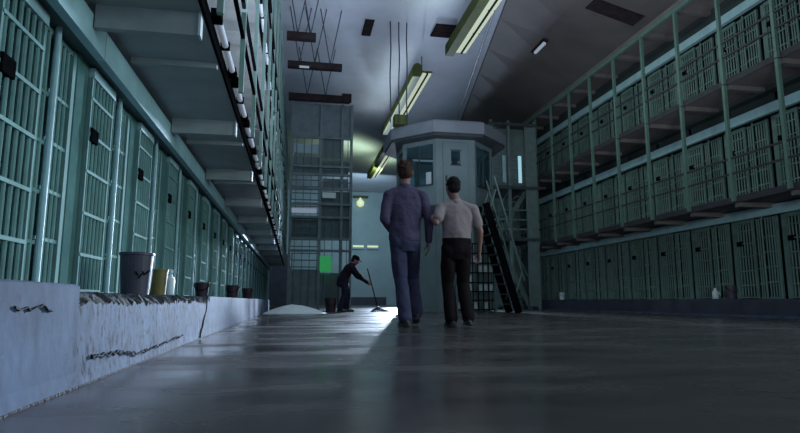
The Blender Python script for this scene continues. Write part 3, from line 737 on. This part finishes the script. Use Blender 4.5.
    if cap:
        k = MB(); k.ell(R((0, -.012, .075)), (.096, .112, .062), rot=rot); k.ell(R((0, .105, .052)), (.075, .07, .012), rot=rot)
        remeshed(k, 'cap', cap, t, .008, 3)
    return t

HR = lambda yaw, pitch=0, roll=0: Matrix.Rotation(yaw, 3, 'Z') @ Matrix.Rotation(pitch, 3, 'X') @ Matrix.Rotation(roll, 3, 'Y')
# prisoner in denim, seen from behind, walking away
J1 = dict(hip=(-.005, 0, .985), waist=(.0, -.01, 1.14), chest=(.0, -.01, 1.34), neck=(.0, -.005, 1.55), head=(.008, .03, 1.725), hrot=HR(-.25, -.06, -.05), _hs=1.06,
          shl=(-.19, -.01, 1.44), shr=(.19, -.01, 1.44), ell=(-.245, -.06, 1.17), wrl=(-.13, .14, 1.06), elr=(.262, -.06, 1.19), wrr=(.272, .03, .94),
          hdl=(.6, .55, -.5), pnl=(.6, -.6, 0), hdr=(0, .15, -1), pnr=(-1, .1, 0), _tsl=-1, _tsr=1, _cul=.5, _cur=.35,
          hpl=(-.09, 0, .93), hpr=(.085, .02, .93), knl=(-.045, .03, .52), anl=(-.02, -.10, .105), knr=(.135, .27, .555), anr=(.172, .25, .15),
          _yawl=.12, _yawr=-.12, _pitr=-.22)
# guard in a pale short sleeved shirt, his left hand on the prisoner's arm
J2 = dict(hip=(.005, 0, .885), waist=(.01, -.01, 1.03), chest=(.02, -.005, 1.20), neck=(.01, .0, 1.385), head=(-.02, .03, 1.55), hrot=HR(.1, -.04, .03), _hs=1.0,
          shl=(-.17, .0, 1.30), shr=(.195, -.01, 1.285), ell=(-.245, -.08, 1.13), wrl=(-.29, .07, 1.24), elr=(.268, -.05, 1.05), wrr=(.275, .02, .83),
          hdl=(-.35, .75, .35), pnl=(-.8, -.4, .1), hdr=(0, .12, -1), pnr=(-1, .1, 0), _tsl=-1, _tsr=1, _cul=.9, _cur=.45,
          hpl=(-.085, 0, .83), hpr=(.09, 0, .83), knl=(-.085, .07, .47), anl=(-.08, -.06, .095), knr=(.085, .06, .47), anr=(.09, -.12, .11),
          _yawl=.1, _yawr=-.12)
person('tall person in a denim shirt and blue jeans walking away, arm held by the other', (1.19, 6.2, 0), J1, dict(top=M['denim'], leg=M['jeans'], hair=M['hair_br'], w=1.03), 1.0, 1., 'full', belt=False)
person('shorter person in a pale short sleeved shirt and dark trousers gripping the companion', (1.745, 6.1, 0), J2, dict(top=M['shirt_lt'], leg=M['trous'], hair=M['hair_dk'], w=1.06), .93, .6, 'short', tuck=True)
# the cleaner at the back bends to the right over a mop (his own space: y ahead, turned to face +x)
J3 = dict(hip=(0, -.04, .80), waist=(0, .02, .95), chest=(0, .11, 1.10), neck=(0, .21, 1.22), head=(0, .28, 1.325), hrot=HR(0, -.5, 0), _hs=1.0,
          shl=(-.17, .17, 1.155), shr=(.17, .17, 1.155), ell=(-.20, .33, .93), wrl=(-.07, .56, .80), elr=(.20, .36, .92), wrr=(.05, .60, .74),
          hdl=(.5, .6, -.4), pnl=(.5, .3, 0), hdr=(-.5, .6, -.4), pnr=(-.5, .3, 0), _tsl=-1, _tsr=1, _cul=1., _cur=1.,
          hpl=(-.09, 0, .76), hpr=(.09, 0, .76), knl=(-.10, .10, .44), anl=(-.10, .06, .10), knr=(.10, .02, .44), anr=(.11, -.10, .10))
cl = person('stooping person in dark clothes and cap mopping the floor near the cage', (1.24, 14.85, 0), J3, dict(top=M['cleaner_top'], leg=M['cleaner_leg'], hair=M['hair_dk'], w=1.08), 1.06, 1., 'short', cap=M['belt'], rz=-PI / 2, vox=.012, belt=False)
mp = thing('mop', 'string mop held by the stooping cleaner', 'mop', (2.10, 14.85, 0))
MB().cyl((-.26, 0, 1.12), (0.02, 0, .10), .014, 8).build('handle', M['dark_brown'], mp)
g = MB()
for i in range(26):
    a = 2 * PI * i / 26; r = .2 + .05 * random.random(); p = [(0.02, 0, .12), (.02 + .4 * r * math.cos(a), .4 * r * math.sin(a), .07), (.07 + r * math.cos(a), r * math.sin(a) * .8, .014)]
    g.limb(p, [.018, .017, .014], 6)
g.build('mop_head', M['bucket'], mp, smooth=True)
bucket('dark red mop bucket on the floor behind the stooping cleaner', (.90, 14.75, 0), .155, .36, M['darkred'], name='mop_bucket')

# ------------------------------------------------------------------ lights
def area(name, loc, target, sx, sy, power, col, spread=PI):
    l = bpy.data.lights.new(name, 'AREA'); l.shape = 'RECTANGLE'; l.size = sx; l.size_y = sy; l.energy = power; l.color = col; l.spread = spread
    o = bpy.data.objects.new(name, l); COL.objects.link(o); o.location = loc
    o.rotation_euler = (Vector(target) - Vector(loc)).to_track_quat('-Z', 'Y').to_euler()
    return o
COOL = (.70, .86, 1.0)
area('back_daylight', (7.6, 38, 5.0), (.3, 2, 1.4), .8, 1.4, 820, (.62, .77, 1.0), math.radians(32))
area('passage_light', (4.2, 33, 6.5), (3.6, 40, 2.5), 2., 2., 220, (.62, .86, 1.0))  # area light aimed at the far wall
area('side_fill', (8.0, 2.2, 2.7), (-1.4, 4.6, 1.3), 5, 2.4, 120, (.64, .90, .96), math.radians(110))  # unseen low light added on the right; no windows stand there
area('near_overhead_fill', (3.9, 3.2, 7.05), (-1.5, 3.8, 1.0), 7, .8, 70, (.66, .90, 1.0), math.radians(130))  # unseen overhead fill added for the left cells; no fixture hangs here
area('ceiling_lamps_mid', (3.7, 11.7, 7.0), (-1.5, 11, .5), 5.5, .5, 60, (.70, .95, .92), math.radians(140))
area('ceiling_bounce', (2.2, 7.5, 2.3), (2.4, 9, 8), 5, 7, 330, (.70, .80, 1.0), math.radians(140))
area('olive_lamp_glow', (3.75, 28.5, 6.95), (3.2, 28.9, 8), 5, .4, 60, (.76, 1., .62), math.radians(170))
area('lamp_uplight', (3.3, 19.3, 6.95), (3.0, 19.3, 8), 6, .3, 22, (.82, .95, .95), math.radians(165))
area('olive_lamp_glow_near', (3.6, 11.5, 7.1), (2.8, 11.5, 7.9), 5, .2, 12, (.80, .96, .78), math.radians(150))
area('right_fill_lamps', (4.9, 12, 6.9), (9.2, 12.5, 3), 7, .5, 36, (.70, .95, .90), math.radians(120))
area('right_low_fill', (2.4, .6, 2.2), (9.2, 13, 4.4), 1.5, 1.5, 34, (.75, .92, 1.0), math.radians(60))  # low fill added for the right galleries, no opening behind it
area('rear_fill', (2.2, -2.7, 1.9), (1.5, 8, 2.6), 8, 3.4, 45, (.62, .76, 1.0))  # broad fill added behind the camera; no windows are built there
w = bpy.data.worlds.new('World'); scene.world = w; w.use_nodes = True
w.node_tree.nodes['Background'].inputs[0].default_value = (.55, .72, 1., 1); w.node_tree.nodes['Background'].inputs[1].default_value = .10

# ------------------------------------------------------------------ camera
f_px = 570.; W_, H_ = 800., 433.
th = math.atan((301 - 216.5) / f_px); ps = math.atan((400 - 295) / f_px * math.cos(th))
cd = bpy.data.cameras.new('Camera'); cam = bpy.data.objects.new('Camera', cd); COL.objects.link(cam)
cd.sensor_width = 36; cd.sensor_fit = 'HORIZONTAL'; cd.lens = f_px / W_ * 36; cd.clip_start = .02; cd.clip_end = 200
cam.location = (0, 0, .28); cam.rotation_euler = (PI / 2 + th, 0, -ps)
scene.camera = cam
vs = scene.view_settings
vs.view_transform = 'Standard'; vs.look = 'None'; vs.exposure = 0; vs.gamma = 1; vs.use_curve_mapping = False
